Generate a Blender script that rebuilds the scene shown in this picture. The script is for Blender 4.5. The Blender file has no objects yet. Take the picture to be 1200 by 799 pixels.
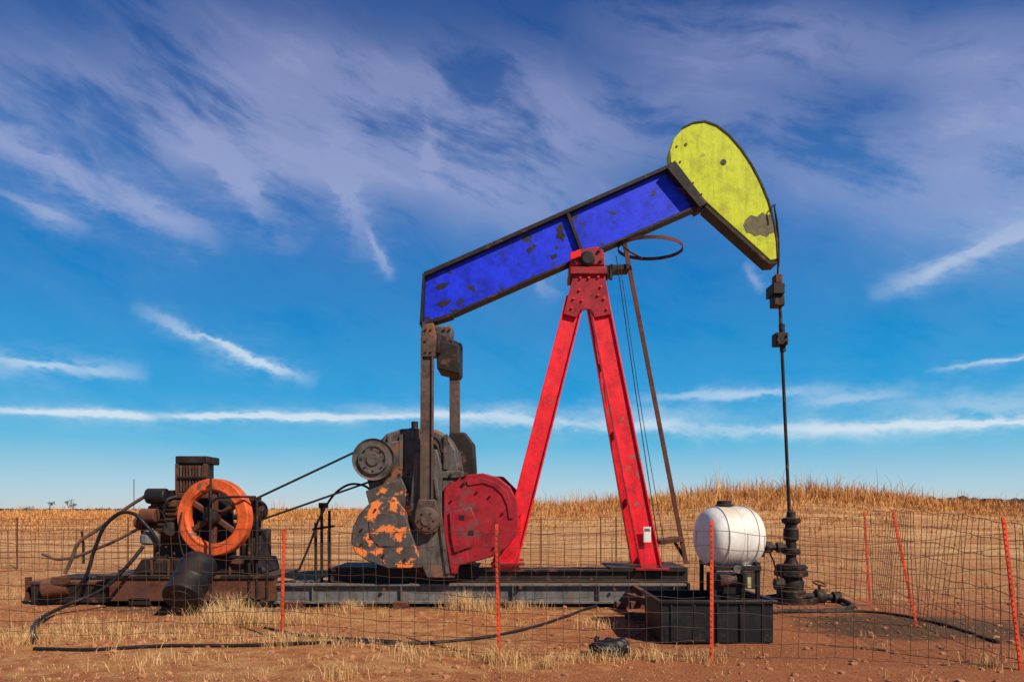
import bpy, bmesh, math, random
import numpy as np
from mathutils import Vector, Matrix, Quaternion
random.seed(7); rng=np.random.default_rng(11)
sc=bpy.context.scene
col=sc.collection
# ------------------------------------------------------------ survey helper: drawing units -> metres
F=800.0; HZ=596.0; EYE=1.6
def W(px,py,d): return Vector(((px-600)/F*d, d, EYE+(HZ-py)/F*d))
def GD(py): return EYE*F/(py-HZ)
def G(px,py,z=0.0):
    d=GD(py); return Vector(((px-600)/F*d,d,z))
def lin(c):
    return tuple(((v/255)/12.92 if v/255<=0.04045 else (((v/255)+0.055)/1.055)**2.4) for v in c)
# ------------------------------------------------------------ materials
def newmat(name):
    m=bpy.data.materials.new(name); m.use_nodes=True
    nt=m.node_tree; b=nt.nodes['Principled BSDF']; return m,nt,b
def N(nt,t,**kw):
    n=nt.nodes.new(t)
    for k,v in kw.items():
        if k in n.inputs: n.inputs[k].default_value=v
        else: setattr(n,k,v)
    return n
def ramp(nt,fac,stops,interp='LINEAR'):
    r=nt.nodes.new('ShaderNodeValToRGB'); cr=r.color_ramp; cr.interpolation=interp
    while len(cr.elements)<len(stops): cr.elements.new(0.5)
    for e,(p,c) in zip(cr.elements,stops):
        e.position=p; e.color=(c[0],c[1],c[2],1) if hasattr(c,'__len__') else (c,c,c,1)
    nt.links.new(fac,r.inputs[0]); return r.outputs[0]
def mix(nt,f,a,b,mode='MIX'):
    m=nt.nodes.new('ShaderNodeMix'); m.data_type='RGBA'; m.blend_type=mode
    for s,v in ((m.inputs[0],f),(m.inputs[6],a),(m.inputs[7],b)):
        if isinstance(v,bpy.types.NodeSocket): nt.links.new(v,s)
        elif hasattr(v,'__len__'): s.default_value=(v[0],v[1],v[2],1)
        else: s.default_value=v
    return m.outputs[2]
def noise(nt,vec,scale,detail=6,rough=.6,dist=0):
    n=N(nt,'ShaderNodeTexNoise'); n.inputs['Scale'].default_value=scale
    n.inputs['Detail'].default_value=detail; n.inputs['Roughness'].default_value=rough
    n.inputs['Distortion'].default_value=dist
    nt.links.new(vec,n.inputs['Vector']); return n.outputs['Fac']
def mapping(nt,vec,scale=(1,1,1),loc=(0,0,0),rot=(0,0,0)):
    m=nt.nodes.new('ShaderNodeMapping'); m.inputs['Scale'].default_value=scale
    m.inputs['Location'].default_value=loc; m.inputs['Rotation'].default_value=rot
    nt.links.new(vec,m.inputs['Vector']); return m.outputs[0]
def paint(name,base,under=(0.05,0.025,0.015),chip=.62,soft=.02,rough=.55,metal=0.0,scale=2.6,dark=.45,off=0,dust=.25,grime=(.06,.03,.018)):
    m,nt,b=newmat(name); tc=N(nt,'ShaderNodeTexCoord').outputs['Object']
    v=mapping(nt,tc,loc=(off,off*.7,off*.3))
    big=noise(nt,v,scale,7,.68,.2); fine=noise(nt,v,45,3,.7)
    st=noise(nt,mapping(nt,v,scale=(9,9,.9)),1.6,4,.65)
    mask=ramp(nt,big,[(chip,0),(min(chip+soft,1),1)])
    var=ramp(nt,noise(nt,v,5,5,.7),[(.3,tuple(c*dark for c in base)),(.52,base),(.75,tuple(min(c*1.15+.01,1) for c in base))])
    c=mix(nt,ramp(nt,st,[(.48,0),(.72,min(1,dust*2))]),var,grime)
    und=mix(nt,fine,under,tuple(min(1,u*2.6+.01) for u in under))
    c=mix(nt,mask,c,und)
    ge=N(nt,'ShaderNodeNewGeometry'); sep=N(nt,'ShaderNodeSeparateXYZ'); nt.links.new(ge.outputs['Normal'],sep.inputs[0])
    up=ramp(nt,sep.outputs['Z'],[(.5,0),(1,dust*1.5)])
    c=mix(nt,up,c,(.36,.19,.10))
    nt.links.new(c,b.inputs['Base Color'])
    rr=ramp(nt,fine,[(.3,rough-.12),(.7,min(1,rough+.2))]); nt.links.new(rr,b.inputs['Roughness'])
    b.inputs['Metallic'].default_value=metal; b.inputs['Specular IOR Level'].default_value=.3
    h=mix(nt,.5,big,fine); bp=N(nt,'ShaderNodeBump'); bp.inputs['Strength'].default_value=.35; bp.inputs['Distance'].default_value=.02
    nt.links.new(h,bp.inputs['Height']); nt.links.new(bp.outputs[0],b.inputs['Normal'])
    return m
BLUE=paint('blue_paint',(.006,.028,.70),(.010,.008,.012),.595,.01,.45,scale=3.1,dark=.42,off=4.2,dust=.12,grime=(.008,.012,.16))
RED=paint('red_paint',(.72,.008,.018),(.14,.05,.04),.61,.015,.45,scale=2.8,dark=.55,off=2,dust=.12,grime=(.16,.01,.012))
DRED=paint('dark_red_paint',(.33,.008,.018),(.10,.02,.02),.57,.06,.5,scale=2.6,dark=.4,off=9,dust=.2)
YEL=paint('yellow_green_paint',(.50,.56,.002),(.20,.16,.010),.63,.03,.5,scale=2.2,dark=.66,off=6.6,dust=.22,grime=(.24,.19,.006))
ORG=paint('orange_paint',(.74,.115,.025),(.10,.04,.02),.58,.05,.55,scale=3,dark=.5,off=1,dust=.1)
ORGREY=paint('worn_orange_paint',(.075,.065,.06),(.55,.11,.02),.54,.02,.6,scale=4.2,dark=.5,off=3.3)
GREY=paint('oily_grey_steel',(.105,.088,.076),(.11,.042,.02),.55,.06,.5,scale=2.8,dark=.25,off=5,dust=.3,grime=(.016,.010,.007))
PITM=paint('brown_grey_steel',(.10,.064,.048),(.10,.04,.02),.55,.06,.55,scale=3,dark=.4,off=12,dust=.3)
LGREY=paint('grey_steel',(.16,.15,.14),(.10,.05,.03),.56,.06,.5,scale=2.5,dark=.4,off=8,dust=.3)
PATCH=paint('bare_metal_patch',(.12,.105,.05),(.10,.06,.03),.55,.05,.6,scale=5,dark=.5,off=8.5,dust=.1)
DARK=paint('dark_rusty_steel',(.017,.011,.009),(.070,.024,.013),.57,.08,.6,scale=4,dark=.4,off=7,dust=.12)
RUST=paint('rusty_steel',(.115,.038,.019),(.04,.016,.011),.52,.1,.8,scale=4,dark=.35,off=2.5,dust=.2)
SKID=paint('skid_steel',(.13,.13,.125),(.12,.045,.025),.55,.06,.6,scale=1.8,dark=.4,off=11,dust=.35)
BLACK=paint('black_rubber',(.009,.009,.010),(.022,.018,.015),.62,.1,.45,scale=4,dark=.6,off=3,dust=.06)
WHITE=paint('white_plastic',(.74,.71,.64),(.46,.33,.20),.60,.12,.35,scale=2.2,dark=.84,off=1.2,dust=.18,grime=(.42,.30,.19))
CREAM=paint('cream_plastic',(.66,.56,.26),(.3,.2,.1),.60,.1,.5,off=1.9)
POST=paint('orange_post_paint',(.70,.07,.018),(.16,.05,.025),.58,.06,.6,scale=6,dark=.5,off=4)
POSTD=paint('rusty_post',(.16,.05,.03),(.08,.03,.02),.55,.1,.8,scale=6,off=4)
m,nt,b=newmat('rusty_wire'); b.inputs['Base Color'].default_value=(.075,.036,.022,1); b.inputs['Roughness'].default_value=.7; WIRE=m
# ------------------------------------------------------------ object helpers
def empty(name,loc=(0,0,0)):
    e=bpy.data.objects.new(name,None); e.empty_display_size=.3; e.location=loc; col.objects.link(e); return e
def link(name,me,mat,par,bev=0,smooth=True):
    if mat: me.materials.append(mat)
    if smooth:
        for p in me.polygons: p.use_smooth=True
        me.set_sharp_from_angle(angle=math.radians(35))
    o=bpy.data.objects.new(name,me); col.objects.link(o)
    if par:
        o.parent=par; o.matrix_parent_inverse=Matrix.Translation(-Vector(par.location))
    if bev:
        b=o.modifiers.new('b','BEVEL'); b.width=bev; b.segments=2; b.limit_method='ANGLE'; b.angle_limit=math.radians(40)
    return o
def prism(name,pts,d0,d1,mat,par,bev=.008):
    bm=bmesh.new()
    f=[bm.verts.new(W(x,y,d0)) for x,y in pts]
    bk=[bm.verts.new(v.co+Vector((0,d1-d0,0))) for v in f]
    bm.faces.new(f); bm.faces.new(bk[::-1])
    n=len(f)
    for i in range(n): bm.faces.new((f[i],bk[i],bk[(i+1)%n],f[(i+1)%n]))
    bmesh.ops.recalc_face_normals(bm,faces=bm.faces)
    me=bpy.data.meshes.new(name); bm.to_mesh(me); bm.free()
    return link(name,me,mat,par,bev)
def boxp(name,x0,y0,x1,y1,d0,d1,mat,par,bev=.008):
    return prism(name,[(x0,y0),(x1,y0),(x1,y1),(x0,y1)],d0,d1,mat,par,bev)
def bar(name,p,q,w,h,mat,par,bev=.006,up=Vector((0,1,0))):
    p=Vector(p);q=Vector(q); z=(q-p).normalized(); y=up-z*up.dot(z)
    if y.length<1e-3: y=Vector((1,0,0))
    y.normalize(); x=y.cross(z)
    bm=bmesh.new(); vs=[]
    for e in (p,q):
        for a,b in ((-1,-1),(1,-1),(1,1),(-1,1)): vs.append(bm.verts.new(e+x*a*w/2+y*b*h/2))
    for f in ((0,1,2,3),(7,6,5,4),(0,4,5,1),(1,5,6,2),(2,6,7,3),(3,7,4,0)): bm.faces.new([vs[i] for i in f])
    bmesh.ops.recalc_face_normals(bm,faces=bm.faces)
    me=bpy.data.meshes.new(name); bm.to_mesh(me); bm.free(); return link(name,me,mat,par,bev)
def lathe(name,c,axis,prof,mat,par,seg=40,bev=0,closed=False):
    c=Vector(c); z=Vector(axis).normalized(); x=z.orthogonal().normalized(); y=z.cross(x)
    bm=bmesh.new(); rings=[]
    for r,h in prof:
        rings.append([bm.verts.new(c+z*h+(x*math.cos(t)+y*math.sin(t))*max(r,1e-4)) for t in [2*math.pi*k/seg for k in range(seg)]])
    prs=list(zip(rings[:-1],rings[1:]))
    if closed: prs.append((rings[-1],rings[0]))
    for a,b in prs:
        for k in range(seg): bm.faces.new((a[k],a[(k+1)%seg],b[(k+1)%seg],b[k]))
    if not closed:
        bm.faces.new(rings[0][::-1]); bm.faces.new(rings[-1])
    bmesh.ops.recalc_face_normals(bm,faces=bm.faces)
    me=bpy.data.meshes.new(name); bm.to_mesh(me); bm.free(); return link(name,me,mat,par,bev)
def cyl(name,p,q,r,mat,par,seg=20,bev=0,r2=None):
    p=Vector(p);q=Vector(q); L=(q-p).length
    return lathe(name,p,q-p,[(r,0),(r if r2 is None else r2,L)],mat,par,seg,bev)
def tube(name,pts,r,mat,par,smooth=True,cyc=False):
    cu=bpy.data.curves.new(name,'CURVE'); cu.dimensions='3D'; cu.bevel_depth=r; cu.bevel_resolution=2; cu.use_fill_caps=True
    if smooth:
        s=cu.splines.new('BEZIER'); s.bezier_points.add(len(pts)-1); s.resolution_u=8
        for b,p in zip(s.bezier_points,pts): b.co=p; b.handle_left_type=b.handle_right_type='AUTO'
    else:
        s=cu.splines.new('POLY'); s.points.add(len(pts)-1)
        for b,p in zip(s.points,pts): b.co=(*p,1)
    s.use_cyclic_u=cyc
    cu.materials.append(mat); o=bpy.data.objects.new(name,cu); col.objects.link(o)
    if par: o.parent=par; o.matrix_parent_inverse=Matrix.Translation(-Vector(par.location))
    return o
def bolts(name,pts,d,r,mat,par,h=.035):
    bm=bmesh.new()
    for x,y in pts:
        c=W(x,y,d); a=[];b=[]
        for k in range(6):
            t=k*math.pi/3; o=Vector((math.cos(t)*r,0,math.sin(t)*r)); a.append(bm.verts.new(c+o)); b.append(bm.verts.new(c+o-Vector((0,h,0))))
        bm.faces.new(b); 
        for k in range(6): bm.faces.new((a[k],a[(k+1)%6],b[(k+1)%6],b[k]))
    bmesh.ops.recalc_face_normals(bm,faces=bm.faces)
    me=bpy.data.meshes.new(name); bm.to_mesh(me); bm.free(); return link(name,me,mat,par,0,False)

# ============================================================ TERRAIN
def nz(x,y,s,seed=0):
    o=0
    r=np.random.default_rng(seed)
    for i in range(7):
        a=r.uniform(0,6.28); f=s*(.6+.35*i)
        o=o+np.sin((x*np.cos(a)+y*np.sin(a))*f+r.uniform(0,6.28))/(1+.35*i)
    return o/3.5
def sstep(a,b,v):
    t=np.clip((v-a)/(b-a),0,1); return t*t*(3-2*t)
def height(x,y):
    x=np.asarray(x,float); y=np.asarray(y,float)
    az=x/np.maximum(y,8)
    A=np.interp(az,[-3,-.75,-.3,.0,.12,.25,.33,.42,.55,.62,.75,1.2,3],[.7,.85,1.05,1.4,1.7,2.35,2.75,2.8,2.4,1.85,1.6,1.2,1])
    hill=A*sstep(20,62,y)*(1-.75*sstep(75,200,y))
    h=hill+ nz(x,y,.12,3)*.22*sstep(20,45,y)*(1-sstep(90,200,y))
    h=h+(nz(x,y,1.1,5)*.025+nz(x,y,4.3,6)*.014+nz(x,y,13,8)*.007)*(1-sstep(40,80,y))
    h=h-.03+.05*sstep(14,20,y)
    return h
xs=np.concatenate([-np.geomspace(16.2,5000,45)[::-1],np.linspace(-16,16,300),np.geomspace(16.2,5000,45)])
ys=np.concatenate([np.linspace(-60,4.8,14),np.linspace(5,20,190),np.geomspace(20.2,6000,110)])
X,Y=np.meshgrid(xs,ys); Z=height(X,Y)
nx,ny=len(xs),len(ys)
co=np.stack([X.ravel(),Y.ravel(),Z.ravel()],1)
i=np.arange(nx*ny).reshape(ny,nx)
q=np.stack([i[:-1,:-1].ravel(),i[:-1,1:].ravel(),i[1:,1:].ravel(),i[1:,:-1].ravel()],1)
me=bpy.data.meshes.new('ground'); me.from_pydata(co.tolist(),[],q.tolist())
m,nt,b=newmat('dry_ground'); P=N(nt,'ShaderNodeTexCoord').outputs['Object']
sep=N(nt,'ShaderNodeSeparateXYZ'); nt.links.new(P,sep.inputs[0])
n1=noise(nt,P,.55,6,.65); n2=noise(nt,P,3.5,7,.7); n3=noise(nt,P,38,5,.75); n4=noise(nt,mapping(nt,P,scale=(1,1.7,1)),110,3,.7)
dirt=ramp(nt,n2,[(.3,(.25,.066,.018)),(.5,(.47,.15,.048)),(.7,(.64,.27,.10))])
straw=ramp(nt,n3,[(.3,(.24,.095,.028)),(.5,(.56,.27,.09)),(.7,(.80,.50,.22))])
def mth(op,a,b_=None,c_=None,nt=nt,clamp=False):
    n=nt.nodes.new('ShaderNodeMath'); n.operation=op; n.use_clamp=clamp
    for s,v in zip(n.inputs,(a,b_,c_)):
        if v is None: continue
        if isinstance(v,bpy.types.NodeSocket): nt.links.new(v,s)
        else: s.default_value=v
    return n.outputs[0]
c=mix(nt,ramp(nt,mth('ADD',mth('MULTIPLY',n1,.45),mth('ADD',mth('MULTIPLY',n2,.35),mth('MULTIPLY',n3,.2))),[(.48,0),(.57,.9)]),dirt,straw)
def ell(cx,cy,rx,ry,amp=.6):
    a=mth('POWER',mth('ABSOLUTE',mth('DIVIDE',mth('SUBTRACT',sep.outputs[0],cx),rx)),2)
    b2=mth('POWER',mth('ABSOLUTE',mth('DIVIDE',mth('SUBTRACT',sep.outputs[1],cy),ry)),2)
    d=mth('ADD',mth('ADD',a,b2),mth('MULTIPLY',mth('SUBTRACT',n2,.5),amp*2.5))
    return ramp(nt,d,[(.45,1),(1,0)])
red=ramp(nt,n3,[(.3,(.21,.042,.012)),(.7,(.50,.135,.045))])
c=mix(nt,mth('MULTIPLY',ell(5.0,9.0,5.4,3.8),.92),c,red)
c=mix(nt,mth('MULTIPLY',ell(1.8,6.2,4.2,.85,.9),.75),c,red)
c=mix(nt,mth('MULTIPLY',ell(-5.2,11.2,3.6,1.1),.75),c,red)
c=mix(nt,mth('MULTIPLY',ell(-3.5,6.3,2.2,.5,1.),.55),c,red)
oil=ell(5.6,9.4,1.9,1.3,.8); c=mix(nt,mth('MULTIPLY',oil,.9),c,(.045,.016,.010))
skid_dark=ell(0,11.9,5.8,.95,.5); c=mix(nt,mth('MULTIPLY',skid_dark,.85),c,(.055,.024,.015))  # ground colour darkened in a long oval beneath the skid
engine_dark=ell(-4.9,11.5,2.4,1.1,.5); c=mix(nt,mth('MULTIPLY',engine_dark,.75),c,(.06,.025,.016))  # darker oval in the ground colour around the engine base
far=ramp(nt,mth('DIVIDE',sep.outputs[1],100),[(.15,0),(.24,1)])
fn=noise(nt,mapping(nt,P,scale=(.22,1,1)),.6,6,.72)
fcol=ramp(nt,fn,[(.36,(.24,.080,.024)),(.46,(.46,.185,.060)),(.56,(.66,.34,.135)),(.7,(.78,.50,.25))])
c=mix(nt,far,c,fcol)
c=mix(nt,ramp(nt,n4,[(.45,.0),(.75,.5)]),c,(.85,.56,.29))
c=mix(nt,ramp(nt,n4,[(.32,.75),(.46,0)]),c,(.07,.025,.012))
nt.links.new(c,b.inputs['Base Color']); b.inputs['Roughness'].default_value=.95; b.inputs['Specular IOR Level'].default_value=.1
bp=N(nt,'ShaderNodeBump'); bp.inputs['Strength'].default_value=1; bp.inputs['Distance'].default_value=.07
nt.links.new(mix(nt,.4,n2,n3),bp.inputs['Height']); nt.links.new(bp.outputs[0],b.inputs['Normal'])
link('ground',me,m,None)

# ---- grass blades
def grassmat(name,stops):
    m,nt,b=newmat(name); at=N(nt,'ShaderNodeAttribute'); at.attribute_name='tone'
    P=N(nt,'ShaderNodeTexCoord').outputs['Object']
    f=mth('ADD',mth('MULTIPLY',at.outputs['Fac'],.72,nt=nt),mth('MULTIPLY',noise(nt,P,.35,4,.6),.4,nt=nt),nt=nt)
    nt.links.new(ramp(nt,f,stops),b.inputs['Base Color']); b.inputs['Roughness'].default_value=.8
    b.inputs['Specular IOR Level'].default_value=.15
    return m
GOLD=grassmat('golden_grass',[(.12,(.13,.040,.012)),(.38,(.38,.135,.034)),(.62,(.64,.29,.085)),(1,(.82,.52,.22))])
STRAW=grassmat('straw',[(.1,(.20,.085,.028)),(.4,(.54,.29,.11)),(.75,(.78,.52,.24)),(1,(.88,.70,.42))])
def blades(name,bx,by,hh,ww,lean,mat,par=None,bz=None,tone=None):
    n=len(bx); z=height(bx,by) if bz is None else bz
    a=rng.uniform(0,2*np.pi,n); la=rng.uniform(0,2*np.pi,n); l=rng.uniform(.05,1,n)*lean*hh
    dx=np.cos(a)*ww/2; dy=np.sin(a)*ww/2; ox=np.cos(la)*l; oy=np.sin(la)*l
    v=np.zeros((n,5,3))
    v[:,0]=np.stack([bx-dx,by-dy,z-.01],1); v[:,1]=np.stack([bx+dx,by+dy,z-.01],1)
    mx,my,mz=bx+ox*.35,by+oy*.35,z+hh*.6
    v[:,2]=np.stack([mx+dx*.7,my+dy*.7,mz],1); v[:,3]=np.stack([mx-dx*.7,my-dy*.7,mz],1)
    v[:,4]=np.stack([bx+ox,by+oy,z+hh*np.maximum(.15,1-.3*l/np.maximum(hh,1e-3))],1)
    me=bpy.data.meshes.new(name); me.vertices.add(n*5); me.vertices.foreach_set('co',v.ravel())
    k=np.arange(n)*5
    lp=np.stack([k,k+1,k+2,k+3,k+3,k+2,k+4],1).ravel()
    me.loops.add(n*7); me.loops.foreach_set('vertex_index',lp.astype(np.int32))
    me.polygons.add(n*2); ls=np.stack([np.arange(n)*7,np.arange(n)*7+4],1).ravel(); me.polygons.foreach_set('loop_start',ls.astype(np.int32))
    me.update(calc_edges=True)
    at=me.attributes.new('tone','FLOAT','POINT')
    t0=rng.uniform(0,.75,n)[:,None]+np.array([-.12,-.12,.12,.12,.3])[None,:]
    if tone is not None: t0=t0+tone[:,None]
    at.data.foreach_set('value',np.clip(t0,0,1).ravel())
    return link(name,me,mat,par,0,False)
# prairie: low cover made of ragged bunches, much taller along the rise
nb=15000
d=17+(rng.uniform(0,1,nb)**.66)*62; u=rng.uniform(-.95,.95,nb); cx=u*d; cy=d
cl=nz(cx,cy*.6,.45,21)*.5+nz(cx,cy*.5,.16,25)*.5+rng.normal(0,.3,nb)
keep=rng.uniform(-.75,.5,nb)<cl+(sstep(30,60,cy)-.5)*.9
cx,cy,cl=cx[keep],cy[keep],cl[keep]
bhh=np.exp(rng.normal(0,.42,len(cx)))
k=rng.integers(4,15,len(cx)); idx=np.repeat(np.arange(len(cx)),k); m_=len(idx)
sp_=.05+.0045*cy[idx]
gx=cx[idx]+rng.normal(0,1,m_)*sp_*1.3; gy=cy[idx]+rng.normal(0,1,m_)*sp_
az=gx/gy
hgt=(.05+.30*sstep(24,52,gy)+.34*sstep(50,62,gy))*bhh[idx]*rng.uniform(.35,1.35,m_)*np.clip(.85+.7*cl[idx],.3,1.9)
hgt*=np.interp(az,[-.8,-.2,.15,.3,.45,.6,.8],[.55,.6,1.0,1.45,1.4,.95,.8])
btone=rng.normal(-.04,.18,len(cx))[idx]
blades('prairie_grass',gx,gy,hgt,.008+.00065*gy,.6,GOLD,tone=np.clip(btone+cl[idx]*.12,-.35,.3))
n=42000; d=16.5+(rng.uniform(0,1,n)**.8)*60; gx=rng.uniform(-.95,.95,n)*d; gy=d
cl=nz(gx,gy*.6,.55,21)*.6+nz(gx,gy,1.7,22)*.4
kk=rng.uniform(-.8,.6,n)<cl
gx,gy,cl=gx[kk],gy[kk],cl[kk]
blades('prairie_undergrowth',gx,gy,(.05+.16*sstep(22,52,gy))*rng.uniform(.3,1.3,len(gx)),.008+.0007*gy,.9,GOLD,tone=np.clip(cl*.25,-.25,.25))
bx=[];by=[];bh=[]
def tuft(x,y,h,k,spread):
    for _ in range(k):
        r=abs(random.gauss(0,spread)); t=random.uniform(0,6.28)
        bx.append(x+r*math.cos(t)); by.append(y+r*math.sin(t)); bh.append(h*random.uniform(.3,1.2))
for _ in range(2300):
    y=random.uniform(5.9,19); x=random.uniform(-.85,.85)*y
    if random.random()<.5*(0.5+float(nz(x,y,.8,31))):
        if ((x-5.2)/3.2)**2+((y-9)/2.6)**2>1 or random.random()<.12: tuft(x,y,random.uniform(.03,.15),random.randint(8,26),random.uniform(.04,.16))
for (px,py,h,k,s) in [(270,722,.42,520,.26),(255,730,.3,350,.3),(300,728,.28,300,.25),(545,712,.36,420,.26),(562,714,.25,260,.25),(350,728,.25,260,.25),(450,704,.3,260,.2),(410,712,.2,240,.3),(610,712,.2,200,.3),
    (330,752,.22,200,.16),(583,775,.22,220,.16),(834,770,.16,120,.12),(700,735,.2,140,.18),(400,790,.2,180,.16),(30,750,.2,260,.4),(90,735,.22,260,.4),(140,740,.18,220,.4),(1030,760,.12,50,.2),(640,780,.18,110,.12),(480,770,.15,140,.2),(180,775,.14,180,.3),(1160,778,.18,120,.2),(20,700,.25,260,.5),(1000,668,.2,200,.6),(1120,690,.2,200,.6)]:
    g=G(px,py); tuft(g.x,g.y,h,k,s)
for _ in range(260):
    s=random.random(); p0,p1=random.choice([(G(-60,742),G(330,747)),(G(330,747),G(585,770)),(G(585,770),G(834,772))]); g=p0.lerp(p1,s)
    tuft(g.x,g.y+random.gauss(0,.08),random.uniform(.06,.2),random.randint(6,20),.06)
blades('dry_grass_tufts',np.array(bx),np.array(by),np.array(bh),.0055,.95,STRAW)
n=34000; y=rng.uniform(5.8,19,n); x=rng.uniform(-.9,.9,n)*y
kk=(nz(x,y,.8,31)*.6+rng.uniform(-.6,.8,n))>0
red_=((x-4.8)/4.6)**2+((y-9.2)/3.2)**2<1
kk&=~(red_&(rng.uniform(0,1,n)<.75))
x,y=x[kk],y[kk]
blades('straw_litter',x,y,rng.uniform(.012,.03,len(x)),.006,6.0,STRAW)
bm=bmesh.new()
for _ in range(2600):
    y=random.uniform(5.9,15); x=random.uniform(-.85,.85)*y; r=random.choice([.008,.012,.016,.024,.038])*random.uniform(.7,1.2)
    s=bmesh.ops.create_icosphere(bm,subdivisions=1,radius=r)
    zz=float(height(x,y))
    for v in s['verts']: v.co=Vector((v.co.x*random.uniform(.7,1.4),v.co.y*random.uniform(.7,1.3),v.co.z*random.uniform(.4,.9)))+Vector((x,y,zz+r*.2))
me=bpy.data.meshes.new('pebbles'); bm.to_mesh(me); bm.free()
m,nt,b=newmat('clod'); P=N(nt,'ShaderNodeTexCoord').outputs['Object']
nt.links.new(ramp(nt,noise(nt,P,3,4),[(.35,(.20,.06,.025)),(.65,(.50,.22,.10))]),b.inputs['Base Color']); b.inputs['Roughness'].default_value=.95
link('pebbles',me,m,None,0,False)

# ============================================================ PUMPJACK
PJ=empty('pumpjack',(0,12,0))
prism('beam_web',[(499,324),(788,197),(823,238),(530,367),(497,377)],11.97,12.03,BLUE,PJ,.003)
prism('beam_top_flange',[(496,319),(786,191.5),(788,195),(497,324)],11.87,12.13,DARK,PJ,.004)
prism('beam_bottom_flange',[(530,366),(823,237),(825,239.5),(531,368.5)],11.87,12.13,DARK,PJ,.004)
prism('beam_tail_plate',[(492,378),(530,366),(531,370),(493,382)],11.87,12.13,DARK,PJ,.004)
prism('beam_end_plate',[(495,320),(497.5,322),(494.5,380),(491.5,380)],11.87,12.13,DARK,PJ,.003)
prism('beam_stiffener',[(664,251),(667,249),(683,292),(680,294)],11.88,11.969,DARK,PJ,.003)
prism('beam_stiffener_far',[(664,251),(667,249),(683,292),(680,294)],12.031,12.12,DARK,PJ,.003)
prism('beam_nose_plate',[(781,196),(791,188),(829,238),(820,243)],11.80,12.20,DARK,PJ,.006)
for k,sc_ in enumerate([[(652,267),(657,262),(661,266),(659,271),(663,276),(660,283),(656,279),(651,279),(653,273)],[(510,336),(516,332),(527,331),(523,336),(514,340)],[(645,300),(651,297),(654,300),(648,304)],[(617,292),(625,286),(629,288),(623,293),(620,298)],[(512,356),(521,350),(524,353),(530,349),(527,355),(517,360)]]):
    prism(f'beam_rust_scar_{k}',sc_,11.965,11.969,DARK,PJ,0)
HP=[(786,190),(785,176),(790,162),(800,151),(812,145),(826,143),(840,148),(854,159),(868,175),(880,193),(891,214),(900,236),(906,258),(910,282),(911,303),(903,305),(880,284),(852,259),(829,238)]
prism('horsehead_body',HP,11.86,12.14,YEL,PJ,.01)
arc=HP[3:15]
def offs(p,c=(800,262),k=2.2):
    v=Vector((p[0]-c[0],p[1]-c[1])); v.normalize(); return (p[0]+v.x*k,p[1]+v.y*k)
prism('horsehead_track',arc+[offs(p) for p in arc[::-1]],11.845,12.155,DARK,PJ,.003)
prism('horsehead_lower_plate',[(828,240),(852,261),(880,286),(903,307),(911,306),(911,309),(901,309.5),(878,289),(850,264),(826,242.5)],11.84,12.16,DARK,PJ,.003)
lathe('horsehead_hole',W(848,190,11.852),(0,1,0),[(.05,0),(.05,.02)],BLACK,PJ,20)
lathe('horsehead_lug',W(804,169,11.845),(0,1,0),[(.025,0),(.025,.04)],PATCH,PJ,16)
prism('horsehead_bare_patch',[(871,264),(874,257),(880,252),(887,254),(893,249),(899,252),(903,251),(906,262),(908,272),(902,274),(899,278),(891,275),(885,277),(879,273),(875,273)],11.856,11.862,PATCH,PJ,.001)
bolts('horsehead_bolts',[(793,172),(797,190),(812,215),(822,228)],11.86,.018,DARK,PJ,.015)
WD=11.85
tube('bridle_cable_near',[W(907,240,WD),W(911,262,WD),W(913,290,WD),W(912,325,WD)],.014,DARK,PJ)
tube('bridle_cable_far',[W(907,240,WD+.16),W(910,262,WD+.16),W(912,290,WD+.16),W(911,325,WD+.16)],.014,DARK,PJ)
tube('bridle_hanger',[W(905,258,WD-.05),W(905,242,WD-.05),W(909,240,WD-.05)],.012,DARK,PJ)
boxp('carrier_bar',906,331,920,344,WD-.1,WD+.25,DARK,PJ,.015)
boxp('carrier_clamp_upper',909,321,917,331,WD-.03,WD+.15,RUST,PJ,.01)
boxp('carrier_clamp_lower',907,345,920,358,WD-.04,WD+.18,DARK,PJ,.02)
cyl('polished_rod',W(914,356,WD+.06),W(925,602,WD+.06),.028,DARK,PJ)
boxp('rod_clamp',909.5,389,924,404,WD-.05,WD+.17,DARK,PJ,.02)
cyl('rod_clamp_neck',W(916,380,WD+.06),W(917.5,412,WD+.06),.05,DARK,PJ)
bolts('clamp_bolts',[(912,393),(922,393),(912,400),(922,400),(908,336),(918,336)],WD-.05,.02,RUST,PJ)
def mir(v): return Vector((v.x,24-v.y,v.z))
legs=[((674,350),(595,660),11.86,11.55,.33,'rear'),((698,335),(763,666),11.86,11.55,.35,'front')]
for (a,b_,da,db,w,nm) in legs:
    p=W(*a,da); q_=W(*b_,db)
    for side,(p1,q1) in (('near',(p,q_)),('far',(mir(p),mir(q_)))):
        bar(f'samson_{nm}_leg_{side}',p1,q1,w*.86,.05,RED,PJ,.004)
        dd=(q1-p1).normalized(); xx=Vector((0,1,0)).cross(dd).normalized()
        for s in (-1,1):
            bar(f'samson_{nm}_leg_{side}_flange_{s}',p1+xx*s*w*.46,q1+xx*s*w*.46,.028,.14,RED,PJ,.004)
        bar(f'samson_{nm}_foot_{side}',q1-Vector((.28,0,.0)),q1+Vector((.28,0,.0)),.04,.24,DRED,PJ,.004)
for (a,b_,da,db,w,nm) in legs:
    for t in (.25,.5,.75):
        p=W(*a,da).lerp(W(*b_,db),t); bar(f'samson_{nm}_cross_{t}',p+Vector((0,.08,0)),mir(p)-Vector((0,.08,0)),.08,.08,DRED,PJ,.004,up=Vector((0,0,1)))
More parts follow.
